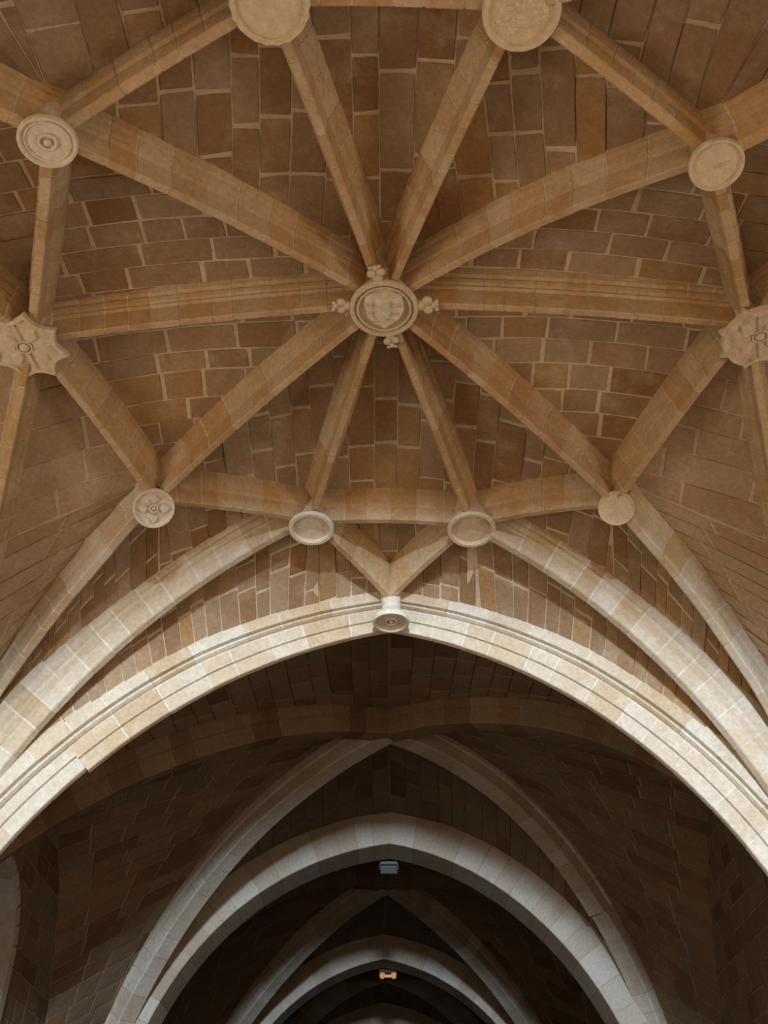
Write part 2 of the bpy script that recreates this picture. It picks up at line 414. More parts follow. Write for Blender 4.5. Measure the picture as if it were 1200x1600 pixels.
# wall arches of the star bay
SKL, SKR = (-7.1, 8.05, 9.3), (7.1, 8.0, 9.3)
def wall_arc(x, y0, y1, zk=9.3, R=7.6):
    L = abs(y1-y0); c0 = L-R; z0 = zk-math.sqrt(R*R-c0*c0); return Curve((x, y0), (x, y1), arc_rz((c0, z0), R, L))
curves['WLF'] = wall_arc(-7.1, 8.05, 14.04); curves['WLB'] = wall_arc(-7.1, 8.05, 2.0)
curves['WRF'] = wall_arc(7.1, 8.0, 14.04); curves['WRB'] = wall_arc(7.1, 8.0, 2.0)

# ---- web cells of the star vault
ring = ['FL', 'DL', 'SL', 'BDL', 'BL', 'BR', 'BDR', 'SR', 'DR', 'FR']
sagC = {'FL': .12, 'FR': .12, 'DL': .14, 'DR': .14, 'SL': .07, 'SR': .09, 'BDL': .13, 'BDR': .24, 'BL': .10, 'BR': .10}
sagR = {}
for i, a in enumerate(ring):
    b = ring[(i+1) % 10]; sagR[a, b] = .07
inner_mat = {('SL', 'BDL'): 'web', }
where = {('FL', 'DL'): 'lower left', ('DL', 'SL'): 'left', ('SL', 'BDL'): 'left upper', ('BDL', 'BL'): 'upper left', ('BL', 'BR'): 'top middle', ('BR', 'BDR'): 'upper right',
         ('BDR', 'SR'): 'right upper', ('SR', 'DR'): 'right lower', ('DR', 'FR'): 'lower right', ('FR', 'FL'): 'bottom middle'}
for i, a in enumerate(ring):
    b = ring[(i+1) % 10]
    ax = 'x' if 'S' in a[0] or 'S' in b[0] else 'y'
    top = a in ('BDL', 'BL', 'BR') and b in ('BL', 'BR', 'BDR')
    ang = {('SR', 'DR'): -.03, ('DL', 'SL'): .0, ('BR', 'BDR'): -.18, ('BDL', 'BL'): .10, ('BL', 'BR'): 0}.get((a, b), 0)
    tri_cell('ochre ashlar web between the %s, the %s and the %s' % (desc['C'], desc[a], desc[b]),
             [Nd['C'], Nd[a], Nd[b]], [sagC[a], sagR[a, b], sagC[b]], ax, course=.37 if ax == 'x' else .36, length=.72 if ax == 'x' else .95, ang=ang,
             mort='mortar')
tri_cell('small triangular web between the three bosses over the pointed arch apex', [Nd['K'], Nd['FR'], Nd['FL']], [.05, .07, .05], 'y', course=.3, length=.8, D=.52)
tri_cell('web overhead above the near arch', [Nd['BK'], Nd['BL'], Nd['BR']], [.05, .07, .05], 'y', merge=True, D=.52)
aw = .41
def apex_scale(d): return .54+.16*min(1, d/3.2)
def a1d(d): return 1.0*apex_scale(d)
for side, a, t_, n_, x_ in (('left', 'AL', 'TL', 'FL', 1.27), ('right', 'AR', 'TR', 'FR', 1.31)):
    ca = curves[a]; shf = -aw*abs(ca.B.y)/ca.B.y
    fr = next(i/400 for i in range(400) if abs((ca.at(i/400*ca.len)[0]-ca.P).x) > x_)
    rule_cell('coursed web between the pointed arch and the long rib on its %s' % side, ca, curves[t_], D=(a1d, .53), shift=(shf, 0), course=.30, length=.62, a0=fr)
    p0, p1 = ca.off(0, a1d, shf), ca.off(fr, a1d, shf)
    tri_cell('small web triangle at the arch apex, %s of its key boss' % side, [(p0.x, p0.y, p0.z-.53), (p1.x, p1.y, p1.z-.53), Nd[n_]], [.03, .03*math.dist(p1[:2], Nd[n_][:2]), .05], 'y', course=.3, length=.75)
def outer(label, ka, na, kb, nb, coord, mat='web', course=.38, length=.85, D=.53, sag=.07):
    ca, cb = curves[ka], curves[kb]; q = cb.P[coord]; n = 300
    sg = 1 if ca.at(ca.len)[0][coord] > ca.P[coord] else -1
    fr = next(i/n for i in range(n) if (ca.at(i/n*ca.len)[0][coord]-q)*sg >= 0)
    rule_cell(label, ca, cb, D=(D, D), mat=mat, course=course, length=length, a0=fr)
    p1 = ca.off(fr, D); pm = ca.off(fr/2, D); zs = pm.z-(Nd[na][2]+D+p1.z)/2
    tri_cell(label+', upper part', [Nd[na], Nd[nb], (p1.x, p1.y, p1.z-D)], [sag, .03*math.dist(p1[:2], Nd[nb][:2]), zs], 'y' if coord == 0 else 'x', course=course, length=length, mat=mat, D=D, crown=.04)
outer('dark web between the two long ribs at lower left', 'TL', 'FL', 'DGL', 'DL', 0, course=.31, length=.8)
outer('web between the two long ribs at lower right', 'TR', 'FR', 'DGR', 'DR', 0, course=.31, length=.8)
outer('weathered plastered web at the left under the star boss', 'SLF', 'SL', 'DGL', 'DL', 1, mat='plaster', course=.5, length=1.1)
outer('weathered web at the right under the star boss', 'SRF', 'SR', 'DGR', 'DR', 1, mat='plaster', course=.40, length=1.0)
rule_cell('web at the left edge below the star boss', curves['SLF'], curves['WLF'], D=(.53, .1), mat='plaster', course=.45, length=1.0)
rule_cell('web at the right edge below the star boss', curves['SRF'], curves['WRF'], D=(.53, .1), mat='plaster', course=.45, length=1.0)
rule_cell('web at the left edge above the star boss', curves['SLB'], curves['WLB'], D=(.53, .1), course=.42)
rule_cell('web at the right edge above the star boss', curves['SRB'], curves['WRB'], D=(.53, .1), course=.42)
outer('web between the ringed boss and the left star boss', 'SLB', 'SL', 'BDGL', 'BDL', 1, course=.40)
outer('web between the scratched boss and the right star boss', 'SRB', 'SR', 'BDGR', 'BDR', 1, course=.40)
outer('rough web across the top left corner', 'BTL', 'BL', 'BDGL', 'BDL', 0, course=.42, length=1.2)
outer('pale jointed web across the top right corner', 'BTR', 'BR', 'BDGR', 'BDR', 0, course=.36, length=1.2)
rule_cell('web overhead left of the near arch', curves['BAL'], curves['BTL'], D=(.72, .53), shift=(curves['BAL'].B.y*aw, 0), merge=True)
rule_cell('web overhead right of the near arch', curves['BAR'], curves['BTR'], D=(.72, .53), shift=(curves['BAR'].B.y*aw, 0), merge=True)

# ---- ribs of the star vault
GR = 'moulded ribs of the star vault'
extra = {'FL': 'running down to the', 'FR': 'running down to the'}
for n in ring:
    r = empty('vault_rib', (0, 0, 0), 'moulded sandstone rib from the %s to the %s' % (desc['C'], desc[n]), 'rib', GR)
    cv = chord(Nd['C'], Nd[n], sagC[n])
    rib_stones(r, cv, RIBP, 'rib', 'mortar', .40 if n[0] != 'S' else .36, .30, cv.len-(.30 if n[0] == 'F' else .18))
for i, a in enumerate(ring):
    b = ring[(i+1) % 10]
    r = empty('vault_rib', (0, 0, 0), 'short linking rib between the %s and the %s' % (desc[a], desc[b]), 'rib', 'short linking ribs of the star vault')
    cv = chord(Nd[a], Nd[b], sagR[a, b]); rib_stones(r, cv, LIERP, 'rib', 'mortar', .34, .12, cv.len-.12)
for n in ('FL', 'FR'):
    r = empty('vault_rib', (0, 0, 0), 'short rib from the %s down to the %s' % (desc[n], desc['K']), 'rib', 'short linking ribs of the star vault')
    rib_stones(r, chord(Nd[n], Nd['K'], .05), LIERP, 'rib', 'mortar', .36, .22)
for n in ('BL', 'BR'):
    r = empty('vault_rib', (0, 0, 0), 'short rib from the %s back to the near arch' % desc[n], 'rib', 'short linking ribs of the star vault')
    rib_stones(r, chord(Nd[n], Nd['BK'], .05), LIERP, 'rib', 'mortar', .36, merge_from=0)
GL = 'long ribs falling to the corners of the star vault'
longr = [('TL', 'long pale rib curving from the left tall-necked boss down to the left corner', TIERP, 'arch', None),
 ('TR', 'long pale rib curving from the right tall-necked boss down to the right corner', TIERP, 'arch', None),
 ('DGL', 'long rib curving from the cross-carved boss down to the left edge', TIERP, 'arch', None),
 ('DGR', 'long rib curving from the small plain boss down to the right edge', TIERP, 'arch', None),
 ('SLF', 'rib falling from the left star-shaped boss along the left edge', RIBP, 'rib', 5), ('SRF', 'rib falling from the right star-shaped boss along the right edge', RIBP, 'rib', 5),
 ('SLB', 'rib rising off the left star-shaped boss toward the upper left edge', RIBP, 'rib', 4), ('SRB', 'rib rising off the right star-shaped boss toward the upper right edge', RIBP, 'rib', 4),
 ('BTL', 'rib leaving the scalloped boss at the top left of the frame', RIBP, 'rib', 3), ('BTR', 'rib leaving the pitted boss at the top right of the frame', RIBP, 'rib', 3),
 ('BDGL', 'rib leaving the ringed boss toward the left edge', TIERP, 'rib', 3), ('BDGR', 'rib leaving the plain upper right boss toward the right edge', TIERP, 'rib', 3)]
for key, lab, pr, mt, mf in longr:
    r = empty('vault_rib', (0, 0, 0), lab, 'rib', GL)
    rib_stones(r, curves[key], pr, mt, 'mortar_pale' if mt == 'arch' else 'mortar', .42, .34 if key[0] == 'T' else .2 if key[:2] == 'DG' else 0, merge_from=mf, gap=.030)
for s, k, n in (('left', SKL, 'SL'), ('right', SKR, 'SR')):
    r = empty('vault_rib', (0, 0, 0), 'ridge rib from the %s star-shaped boss to the %s wall' % (s, s), 'rib', 'short linking ribs of the star vault')
    rib_stones(r, chord(Nd[n], (k[0], k[1], 9.4), .05), RIBP, 'rib', 'mortar', .36)

# ---- the big pointed arches
ar = empty('pointed_arch', (0, 0, 0), 'large pale moulded pointed arch, daylit, spanning the frame below the star vault', 'arch', 'pointed cross arches')
rib_stones(ar, curves['AL'], A1IN, 'arch', 'mortar_pale', .62, 0, step=(5.45, .06), scf=apex_scale)
rib_stones(ar, curves['AR'], A1IN, 'arch', 'mortar_pale', .62, 0, scf=apex_scale)
rib_stones(ar, curves['AL'], A1OUT, 'arch', 'mortar_pale', .8, 0, scf=apex_scale, name='hood_stone')
rib_stones(ar, curves['AR'], A1OUT, 'arch', 'mortar_pale', .8, 0, scf=apex_scale, name='hood_stone')
ba = empty('pointed_arch', (0, 0, 0), 'near pointed arch overhead, behind the top edge of the frame', 'arch', 'pointed cross arches')
for k in ('BAL', 'BAR'):
    rib_stones(ba, curves[k], A2P, 'arch', 'mortar', .8, 0, merge_from=0, core=False)

# ---------------------------------------------------------------- nave bays beyond
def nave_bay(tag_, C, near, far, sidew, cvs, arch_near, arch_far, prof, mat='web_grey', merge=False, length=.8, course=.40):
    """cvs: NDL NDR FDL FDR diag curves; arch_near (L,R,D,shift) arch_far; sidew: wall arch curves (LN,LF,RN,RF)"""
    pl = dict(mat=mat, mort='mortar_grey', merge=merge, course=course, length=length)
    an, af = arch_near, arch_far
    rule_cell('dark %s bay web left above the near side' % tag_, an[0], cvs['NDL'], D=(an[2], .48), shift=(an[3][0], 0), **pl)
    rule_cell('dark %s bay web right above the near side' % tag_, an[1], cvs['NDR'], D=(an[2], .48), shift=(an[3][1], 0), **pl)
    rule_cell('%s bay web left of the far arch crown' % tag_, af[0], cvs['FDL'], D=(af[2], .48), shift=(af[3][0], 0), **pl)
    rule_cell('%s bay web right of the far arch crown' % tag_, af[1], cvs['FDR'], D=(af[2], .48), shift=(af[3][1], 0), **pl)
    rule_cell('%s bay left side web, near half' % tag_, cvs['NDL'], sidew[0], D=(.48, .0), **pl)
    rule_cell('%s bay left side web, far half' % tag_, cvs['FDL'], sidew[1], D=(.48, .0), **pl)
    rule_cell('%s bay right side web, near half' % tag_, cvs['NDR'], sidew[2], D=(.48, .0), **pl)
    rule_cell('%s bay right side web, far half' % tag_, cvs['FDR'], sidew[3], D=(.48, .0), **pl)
C2 = (.1, 19.0)
cv2 = {'FDL': Curve(C2, (-6, 24), arc_rz((-.35, -.02), 9.30, 7.9)), 'FDR': Curve(C2, (6, 24), arc_rz((.87, 2.03), 7.36, 7.73)),
       'NDL': Curve(C2, (-6.9, 14.9), arc_rz((-2.93, -4.05), 13.9, 8.3)), 'NDR': Curve(C2, (6.9, 14.9), arc_rz((.39, 1.41), 7.88, 8.2))}
A2L = Curve((.15, 24.55), (-6, 24.55), arc_rz((-.61, 2.42), 6.57, 5.96)); A2R = Curve((.15, 24.55), (6, 24.55), arc_rz((-1.52, 1.91), 7.31, 5.79))
for c_ in cv2.values(): crown(c_, 9.40, 3.0)
for c_ in (A2L, A2R): crown(c_, 9.0, 2.5)
def wallc(x, yc, sgn): return Curve((x, yc), (x, yc+sgn*4), spline_rz([(0, 8.25), (.6, 8.0), (1.2, 7.45), (1.8, 6.68), (2.15, 6.0), (2.7, 4.5), (3.1, 2.6)]))
sw2 = [wallc(-6.9, 19, -1), wallc(-6.9, 19, 1), wallc(6.9, 19, -1), wallc(6.9, 19, 1)]
def sh(c, v): return c.B.y*v
A1D = .55
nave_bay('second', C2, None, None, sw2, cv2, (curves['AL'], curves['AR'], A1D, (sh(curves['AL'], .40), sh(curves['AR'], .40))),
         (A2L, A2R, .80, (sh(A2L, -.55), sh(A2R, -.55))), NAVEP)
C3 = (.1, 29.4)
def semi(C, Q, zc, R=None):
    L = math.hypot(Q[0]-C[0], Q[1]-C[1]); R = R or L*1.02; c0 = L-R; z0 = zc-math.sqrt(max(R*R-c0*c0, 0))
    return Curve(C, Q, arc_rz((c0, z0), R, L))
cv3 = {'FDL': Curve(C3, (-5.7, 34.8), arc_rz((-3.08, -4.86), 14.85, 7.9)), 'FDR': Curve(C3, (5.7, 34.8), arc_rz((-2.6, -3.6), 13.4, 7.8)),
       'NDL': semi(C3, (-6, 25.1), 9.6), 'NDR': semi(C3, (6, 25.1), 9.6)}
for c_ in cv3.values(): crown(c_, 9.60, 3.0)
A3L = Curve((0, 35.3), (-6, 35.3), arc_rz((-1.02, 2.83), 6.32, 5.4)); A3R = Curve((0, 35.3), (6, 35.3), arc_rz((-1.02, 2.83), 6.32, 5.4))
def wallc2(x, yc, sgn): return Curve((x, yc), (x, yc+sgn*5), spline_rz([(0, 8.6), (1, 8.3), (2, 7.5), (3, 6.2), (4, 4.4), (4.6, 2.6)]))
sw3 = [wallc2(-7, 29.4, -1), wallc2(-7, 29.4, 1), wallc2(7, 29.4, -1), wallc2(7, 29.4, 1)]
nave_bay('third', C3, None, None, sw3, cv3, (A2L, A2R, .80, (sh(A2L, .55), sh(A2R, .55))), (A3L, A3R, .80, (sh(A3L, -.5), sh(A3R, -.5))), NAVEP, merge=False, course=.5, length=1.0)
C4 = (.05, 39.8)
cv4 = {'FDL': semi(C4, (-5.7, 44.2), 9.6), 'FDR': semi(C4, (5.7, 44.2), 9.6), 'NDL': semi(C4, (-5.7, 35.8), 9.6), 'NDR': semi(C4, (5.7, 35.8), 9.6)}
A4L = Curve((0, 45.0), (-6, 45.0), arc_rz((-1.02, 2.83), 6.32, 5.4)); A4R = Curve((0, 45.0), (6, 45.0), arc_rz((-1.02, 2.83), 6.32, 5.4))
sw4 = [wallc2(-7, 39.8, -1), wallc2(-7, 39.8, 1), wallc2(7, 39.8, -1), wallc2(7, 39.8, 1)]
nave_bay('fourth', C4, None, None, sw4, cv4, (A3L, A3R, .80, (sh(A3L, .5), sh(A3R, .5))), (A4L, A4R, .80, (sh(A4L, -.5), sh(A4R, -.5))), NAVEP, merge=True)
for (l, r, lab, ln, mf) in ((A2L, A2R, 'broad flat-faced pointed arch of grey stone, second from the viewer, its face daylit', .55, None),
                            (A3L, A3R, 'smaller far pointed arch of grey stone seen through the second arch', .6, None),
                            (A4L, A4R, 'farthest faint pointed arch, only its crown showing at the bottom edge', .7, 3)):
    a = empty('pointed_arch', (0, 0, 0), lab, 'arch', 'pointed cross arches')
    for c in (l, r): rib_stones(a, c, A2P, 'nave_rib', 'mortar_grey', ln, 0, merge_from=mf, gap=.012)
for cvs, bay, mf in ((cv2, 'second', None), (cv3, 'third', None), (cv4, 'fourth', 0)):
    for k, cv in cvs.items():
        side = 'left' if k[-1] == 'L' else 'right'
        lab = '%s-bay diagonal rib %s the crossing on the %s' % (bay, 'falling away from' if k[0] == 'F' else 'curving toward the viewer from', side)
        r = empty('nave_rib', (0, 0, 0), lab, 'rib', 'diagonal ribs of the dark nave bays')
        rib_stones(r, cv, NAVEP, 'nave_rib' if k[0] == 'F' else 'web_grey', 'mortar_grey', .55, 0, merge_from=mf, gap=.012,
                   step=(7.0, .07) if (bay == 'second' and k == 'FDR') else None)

# ---------------------------------------------------------------- side walls of the second bay (ashlar), the left one with an arched opening
def ashlar_wall(name, x, sgn, y0, y1, z0, z1, label, hole=None):
    root = empty(name, (0, 0, 0), label, kind='structure')
    def inhole(y, z):
        if not hole: return False
        yc, r, zs = hole
        return (abs(y-yc) < r and z < zs) or (z >= zs and math.hypot(y-yc, z-zs) < r)
    out = V((sgn, 0, 0))
    back = MB(); n = 40; step = (y1-y0)/n; m = int((z1-z0)/step)
    vs = [(x+sgn*.016, y0+step*i, z0+(z1-z0)*j/m) for i in range(n+1) for j in range(m+1)]
    fs = []
    for i in range(n):
        for j in range(m):
            cy = y0+step*(i+.5); cz = z0+(z1-z0)*(j+.5)/m
            if not inhole(cy, cz): a = i*(m+1)+j; fs.append((a, a+1, a+m+2, a+m+1))
    back.add(vs, fs); back.build('mortar_bed', 'mortar_grey', root)
    z = z0
    while z < z1:
        c = .38*random.uniform(.85, 1.15); y = y0-random.random()*.8
        while y < y1:
            l = .8*random.uniform(.6, 1.3)
            a, b = max(y, y0), min(y+l, y1)
            if hole and not (b-a < .1):
                yc, r, zs = hole
                zz = z+c*.5; hw = r if zz < zs else (math.sqrt(max(r*r-(zz-zs)**2, 0)))
                if hw > 0:
                    if a > yc-hw and b < yc+hw: y += l; continue
                    if a < yc-hw < b: b = yc-hw
                    elif a < yc+hw < b: a = yc+hw
            if b-a > .1:
                q = [V((x, a, z)), V((x, b, z)), V((x, b, z+c)), V((x, a, z+c))]
                if sgn > 0: q = q
                else: q.reverse()
                mb = MB(); stone_block(mb, q, [out]*4, random.random()); mb.build('stone', 'web_grey', root)
            y += l
        z += c
    return root
ashlar_wall('wall_right', 6.9, 1, 15.2, 23.0, 1.5, 8.9, 'dim coursed ashlar side wall at the lower right, behind the big arch')
ashlar_wall('wall_left', -6.9, -1, 15.2, 23.0, 1.5, 8.9, 'dark coursed ashlar side wall at the lower left', hole=(17.35, 1.60, 4.8))
slab('wall_right', 6.9, 7.4, 13.9, 23, -1.6, 1.5, 'web_grey', 'foot of the right side wall')
slab('wall_left', -8.9, -6.9, 13.9, 15.95, -1.6, 8.9, 'web_grey', 'pier left of the arched opening')
slab('wall_right', 7.05, 7.6, 13.9, 23.2, -1.6, 11, 'web_grey', 'backing of the right side wall')
slab('wall_left', -9.4, -9.0, 13.9, 24, -1.6, 11, 'web_grey', 'outer wall of the arched recess')
# reveal of the arched opening
rv = MB(); npts = 14; yc, r, zs = 17.35, 1.40, 4.8
path = [(yc+r, 1.5)] + [(yc+r*math.cos(math.pi*i/npts), zs+r*math.sin(math.pi*i/npts)) for i in range(npts+1)] + [(yc-r, 1.5)]
rt = empty('trim_1', (0, 0, 0), 'grey stone reveal of the arched opening at the lower left edge', kind='structure')
pp = [(yc+r, 1.5), (yc+r, 2.3), (yc+r, 3.1), (yc+r, 3.9)] + path[1:-1] + [(yc-r, 3.9), (yc-r, 3.1), (yc-r, 2.3), (yc-r, 1.5)]
for (a, b) in zip(pp, pp[1:]):
    mb = MB(); d = V((0, b[0]-a[0], b[1]-a[1])); nn = V((0, d.z, -d.y)).normalized(); d.normalize()
    A = V((0, *a)); B = V((0, *b))
    if nn.dot(V((0, (a[0]+b[0])/2-yc, (a[1]+b[1])/2-min(zs, a[1])))) < 0: nn = -nn
    vs = [A+V((-6.84, 0, 0)), B+V((-6.84, 0, 0)), B+V((-8.9, 0, 0)), A+V((-8.9, 0, 0))]; vs += [v+nn*.24 for v in vs]
    mb.add(vs, [(0, 1, 2, 3), (4, 7, 6, 5), (0, 4, 5, 1), (1, 5, 6, 2), (2, 6, 7, 3), (3, 7, 4, 0)], random.random())
    mb.build('stone', 'nave_rib', rt)
# piers under the arch springings (out of frame)
for (x, y, nm) in ((-6.6, 14.4, 'wall_left'), (6.6, 14.4, 'wall_right'), (-6.6, 1.6, 'wall_left'), (6.7, 1.6, 'wall_right')):
    slab(nm, x-.7, x+.7, y-.6, y+.6, -1.6, 2.65, 'arch', 'pier below the springing at %s %s corner' % ('left' if x < 0 else 'right', 'far' if y > 5 else 'near'))
for (x, y, nm) in ((-6.3, 24.55, 'wall_left'), (6.3, 24.55, 'wall_right'), (-5.8, 35.3, 'wall_left'), (5.8, 35.3, 'wall_right'), (-5.8, 45, 'wall_left'), (5.8, 45, 'wall_right')):
    slab(nm, x-.6, x+.6, y-.6, y+.6, -1.6, 2.65, 'nave_rib', 'nave pier %d metres down the %s side' % (y, 'left' if x < 0 else 'right'))

# ---------------------------------------------------------------- bosses
def frame(axis):
    z = V(axis).normalized(); x = V((1, 0, 0)); x = (x-z*x.dot(z)).normalized(); y = z.cross(x)
    return x, y, z
def lathe(mb, prof, O, ax, seg=40, tone=.5, scallop=None):
    x, y, z = frame(ax); vs = []; fs = []; n = len(prof)
    for k in range(seg):
        a = 2*math.pi*k/seg
        for (r, h) in prof:
            rr = r*(scallop(a, r) if scallop else 1)
            vs.append(O+x*(rr*math.cos(a))+y*(rr*math.sin(a))+z*h)
    for k in range(seg):
        for i in range(n-1):
            a = k*n+i; b = ((k+1) % seg)*n+i; fs.append((a, b, b+1, a+1))
    mb.add(vs, fs, tone)
def prism(mb, pts, O, ax, h0, h1, tone=.5, taper=1.):
    x, y, z = frame(ax); n = len(pts); c = (sum(p[0] for p in pts)/n, sum(p[1] for p in pts)/n)
    vs = [O+x*p[0]+y*p[1]+z*h0 for p in pts]+[O+x*(c[0]+(p[0]-c[0])*taper)+y*(c[1]+(p[1]-c[1])*taper)+z*h1 for p in pts]
    fs = [(i, (i+1) % n, n+(i+1) % n, n+i) for i in range(n)]+[tuple(range(n))[::-1], tuple(range(n, 2*n))]
    mb.add(vs, fs, tone)
# "ax" points up into the vault; relief goes to negative h (toward the viewer)
def blob(mb, c, O, ax, r, sq=(1, 1, .7), tone=.5):
    x, y, z = frame(ax); vs = []; fs = []; U, Vn = 12, 8
    for j in range(Vn+1):
        b = math.pi*j/Vn
        for i in range(U):
            a = 2*math.pi*i/U
            vs.append(O+x*(c[0]+r*sq[0]*math.sin(b)*math.cos(a))+y*(c[1]+r*sq[1]*math.sin(b)*math.sin(a))+z*(c[2]+r*sq[2]*math.cos(b)))
    for j in range(Vn):
        for i in range(U): fs.append((j*U+i, j*U+(i+1) % U, (j+1)*U+(i+1) % U, (j+1)*U+i))
    mb.add(vs, fs, tone)
def ringt(mb, O, ax, R, r, h, c=(0, 0), tone=.5, seg=32):
    x, y, z = frame(ax); vs = []; fs = []
    for k in range(seg):
        a = 2*math.pi*k/seg
        for j in range(8):
            b = 2*math.pi*j/8; rr = R+r*math.cos(b)
            vs.append(O+x*(c[0]+rr*math.cos(a))+y*(c[1]+rr*math.sin(a))+z*(h+r*math.sin(b)))
    for k in range(seg):
        for j in range(8): fs.append((k*8+j, ((k+1) % seg)*8+j, ((k+1) % seg)*8+(j+1) % 8, k*8+(j+1) % 8))
    mb.add(vs, fs, tone)
BG = 'round and star-shaped bosses of the star vault'
def boss(pos, R, ax, label, mat='boss', neck=.62, necklen=.7, rim=.12, depth=.03, disc='disc', scallop=None, flare=.16):
    O = V(pos); root = empty('roof_boss', tuple(O), label, 'boss', BG)
    O0 = V((0, 0, 0))
    mb = MB()
    lathe(mb, [(R*neck*1.12, necklen), (R*neck, necklen*.55), (R*neck*1.02, flare+.10), (R*neck*1.12, flare), (R*.86, flare*.62), (R*.93, flare*.5)], O0, ax)
    mb.build('neck', mat, root, True)
    mb = MB()
    lathe(mb, [(R*.80, flare*.62), (R*.96, flare*.52), (R*1.0, flare*.35), (R*1.0, .03), (R*.97, .0), (R*(1-rim), 0.0), (R*(1-rim)-.015, depth), (R*.4, depth+.004), (0, depth+.004)], O0, ax, scallop=scallop)
    mb.build(disc, mat, root)
    return root, O0
# centre boss with shield and four leafy crockets
axc = (0, 0, 1)
b, O = boss((0, 7.97, 10.0), .45, axc, 'large round boss with a carved shield and leafy knobs, centre of the star vault', neck=.80, necklen=.5, rim=.12, depth=.055)
mb = MB(); ringt(mb, O, axc, .345, .016, .02); mb.build('inner_ring', 'boss', b, True)
sh_out = [(-.235, .20), (-.10, .235), (.0, .222), (.12, .24), (.215, .21), (.245, .0), (.20, -.12), (.10, -.20), (.035, -.25), (0, -.285), (-.035, -.24), (-.12, -.19), (-.20, -.10), (-.235, .05)]
sh_out = [(x*1.12, -y*1.12) for x, y in sh_out]
sh_out = sh_out[::-1]
# frame(): y axis = z cross x = +y (away from the viewer); picture-down is +y
mb = MB(); prism(mb, [(x, y) for x, y in sh_out], O, axc, .06, -.015, .8, .92); mb.build('shield', 'boss_pale', b)
mb = MB(); prism(mb, [(-.13, -.185), (.075, -.19), (.085, .09), (.0, .155), (-.09, .13), (-.13, .04)], O, axc, -.01, -.05, .3, .84); mb.build('shield_charge', 'boss_pale', b)
mb = MB()
for (x, y, w, h) in ((-.18, -.11, .07, .05), (-.175, .02, .07, .05), (.155, -.10, .09, .07), (.15, .04, .07, .04), (-.10, .17, .06, .03), (.09, .15, .05, .04)):
    prism(mb, [(x-w/2, y-h/2), (x+w/2, y-h/2), (x+w/2, y+h/2), (x-w/2, y+h/2)], O, axc, -.01, -.036, .2, .8)
mb.build('shield_pattern', 'boss', b)
mb = MB()
for k in range(26):   # coarse beaded channel round the shield
    a = 2*math.pi*k/26; ringt(mb, O, axc, .012, .005, .0, (.40*math.cos(a), .40*math.sin(a)), seg=6)
mb.build('rim_beads', 'boss', b)
for (ang, s, lab) in ((math.radians(-5), 1.25, 'leafy knob right'), (math.radians(184), 1.05, ''), (math.radians(80), 1.0, ''), (math.radians(-100), 1.1, '')):
    cx, cy = math.cos(ang), math.sin(ang); tx, ty = -cy, cx; mb = MB()
    def at(u, w): return (cx*u+tx*w, cy*u+ty*w)
    p = at(.48, 0); blob(mb, (*p, .06), O, axc, .065*s)
    p = at(.50+.06*s, .05*s); blob(mb, (*p, .05), O, axc, .058*s)
    p = at(.50+.055*s, -.055*s); blob(mb, (*p, .05), O, axc, .056*s)
    p = at(.50+.13*s, 0); blob(mb, (*p, .04), O, axc, .042*s)
    p = at(.50+.15*s, .05*s); blob(mb, (*p, .03), O, axc, .024*s)
    p = at(.50+.15*s, -.05*s); blob(mb, (*p, .03), O, axc, .024*s)
    mb.build('leaf_knob', 'boss', b, True)
# tall-necked bosses over the arch
boss((-1.17, 12.06, 9.6), .365, (0, .12, 1), 'oval-looking hollow round boss on a tall neck, left of the pair over the arch', neck=.6, necklen=.8, rim=.17, depth=.07, mat='boss_pale')
boss((1.41, 12.09, 9.6), .39, (0, .12, 1), 'hollow round boss on a thick tall neck, right of the pair over the arch', neck=.76, necklen=.8, rim=.15, depth=.07)
# cross-carved boss
ax = (-.30, .52, .85)
b, O = boss((-3.41, 10.93, 9.1), .31, ax, 'small round boss carved with a four-petalled cross, lower left of the shield boss', neck=.7, necklen=.5, rim=.13, depth=.035, mat='boss_pale')
mb = MB(); ringt(mb, O, ax, .055, .014, .0); blob(mb, (0, 0, .01), O, ax, .028); mb.build('cross_centre', 'boss_pale', b, True)
for k in range(4):
    a = k*math.pi/2+.1; c, s = math.cos(a), math.sin(a)
    pts = [(.07, 0), (.13, -.085), (.19, -.05), (.235, 0), (.19, .05), (.13, .085)]
    mb = MB(); prism(mb, [(c*u-s*w, s*u+c*w) for u, w in pts], O, ax, .036, -.014, .7, .75); mb.build('cross_petal', 'boss_pale', b)
boss((3.44, 10.93, 9.1), .27, (.25, .5, .85), 'small plain flat round boss, lower right of the shield boss', neck=.7, necklen=.5, rim=.09, depth=.012)
# ringed boss upper left
ax = (-.12, -.10, 1)
b, O = boss((-3.42, 5.13, 9.1), .30, ax, 'grey round boss carved with a ring and central button, upper left', neck=.6, necklen=.7, rim=.10, depth=.03, mat='boss_pale')
mb = MB(); ringt(mb, O, ax, .085, .018, .02); mb.build('middle_ring', 'boss_pale', b, True)
mb = MB(); ringt(mb, O, ax, .225, .01, .025); mb.build('outer_ring', 'boss_pale', b, True)
mb = MB(); blob(mb, (0, 0, .012), O, ax, .04); mb.build('button', 'boss_pale', b, True)
b, O = boss((3.45, 5.38, 9.1), .285, (.05, .08, 1), 'shallow round boss on a neck with a scratched hollow face, upper right', neck=.66, necklen=.85, rim=.11, depth=.03)
mb = MB()
for k in range(4):
    mb2 = [(-.02+k*.03, .05-k*.02), (.0+k*.03, .05-k*.02), (.05+k*.03, -.01-k*.01), (.04+k*.03, -.02-k*.01)]; prism(mb, mb2, O, (.05, .08, 1), .034, .022, .1)
mb.build('chipped_scar', 'boss', b)
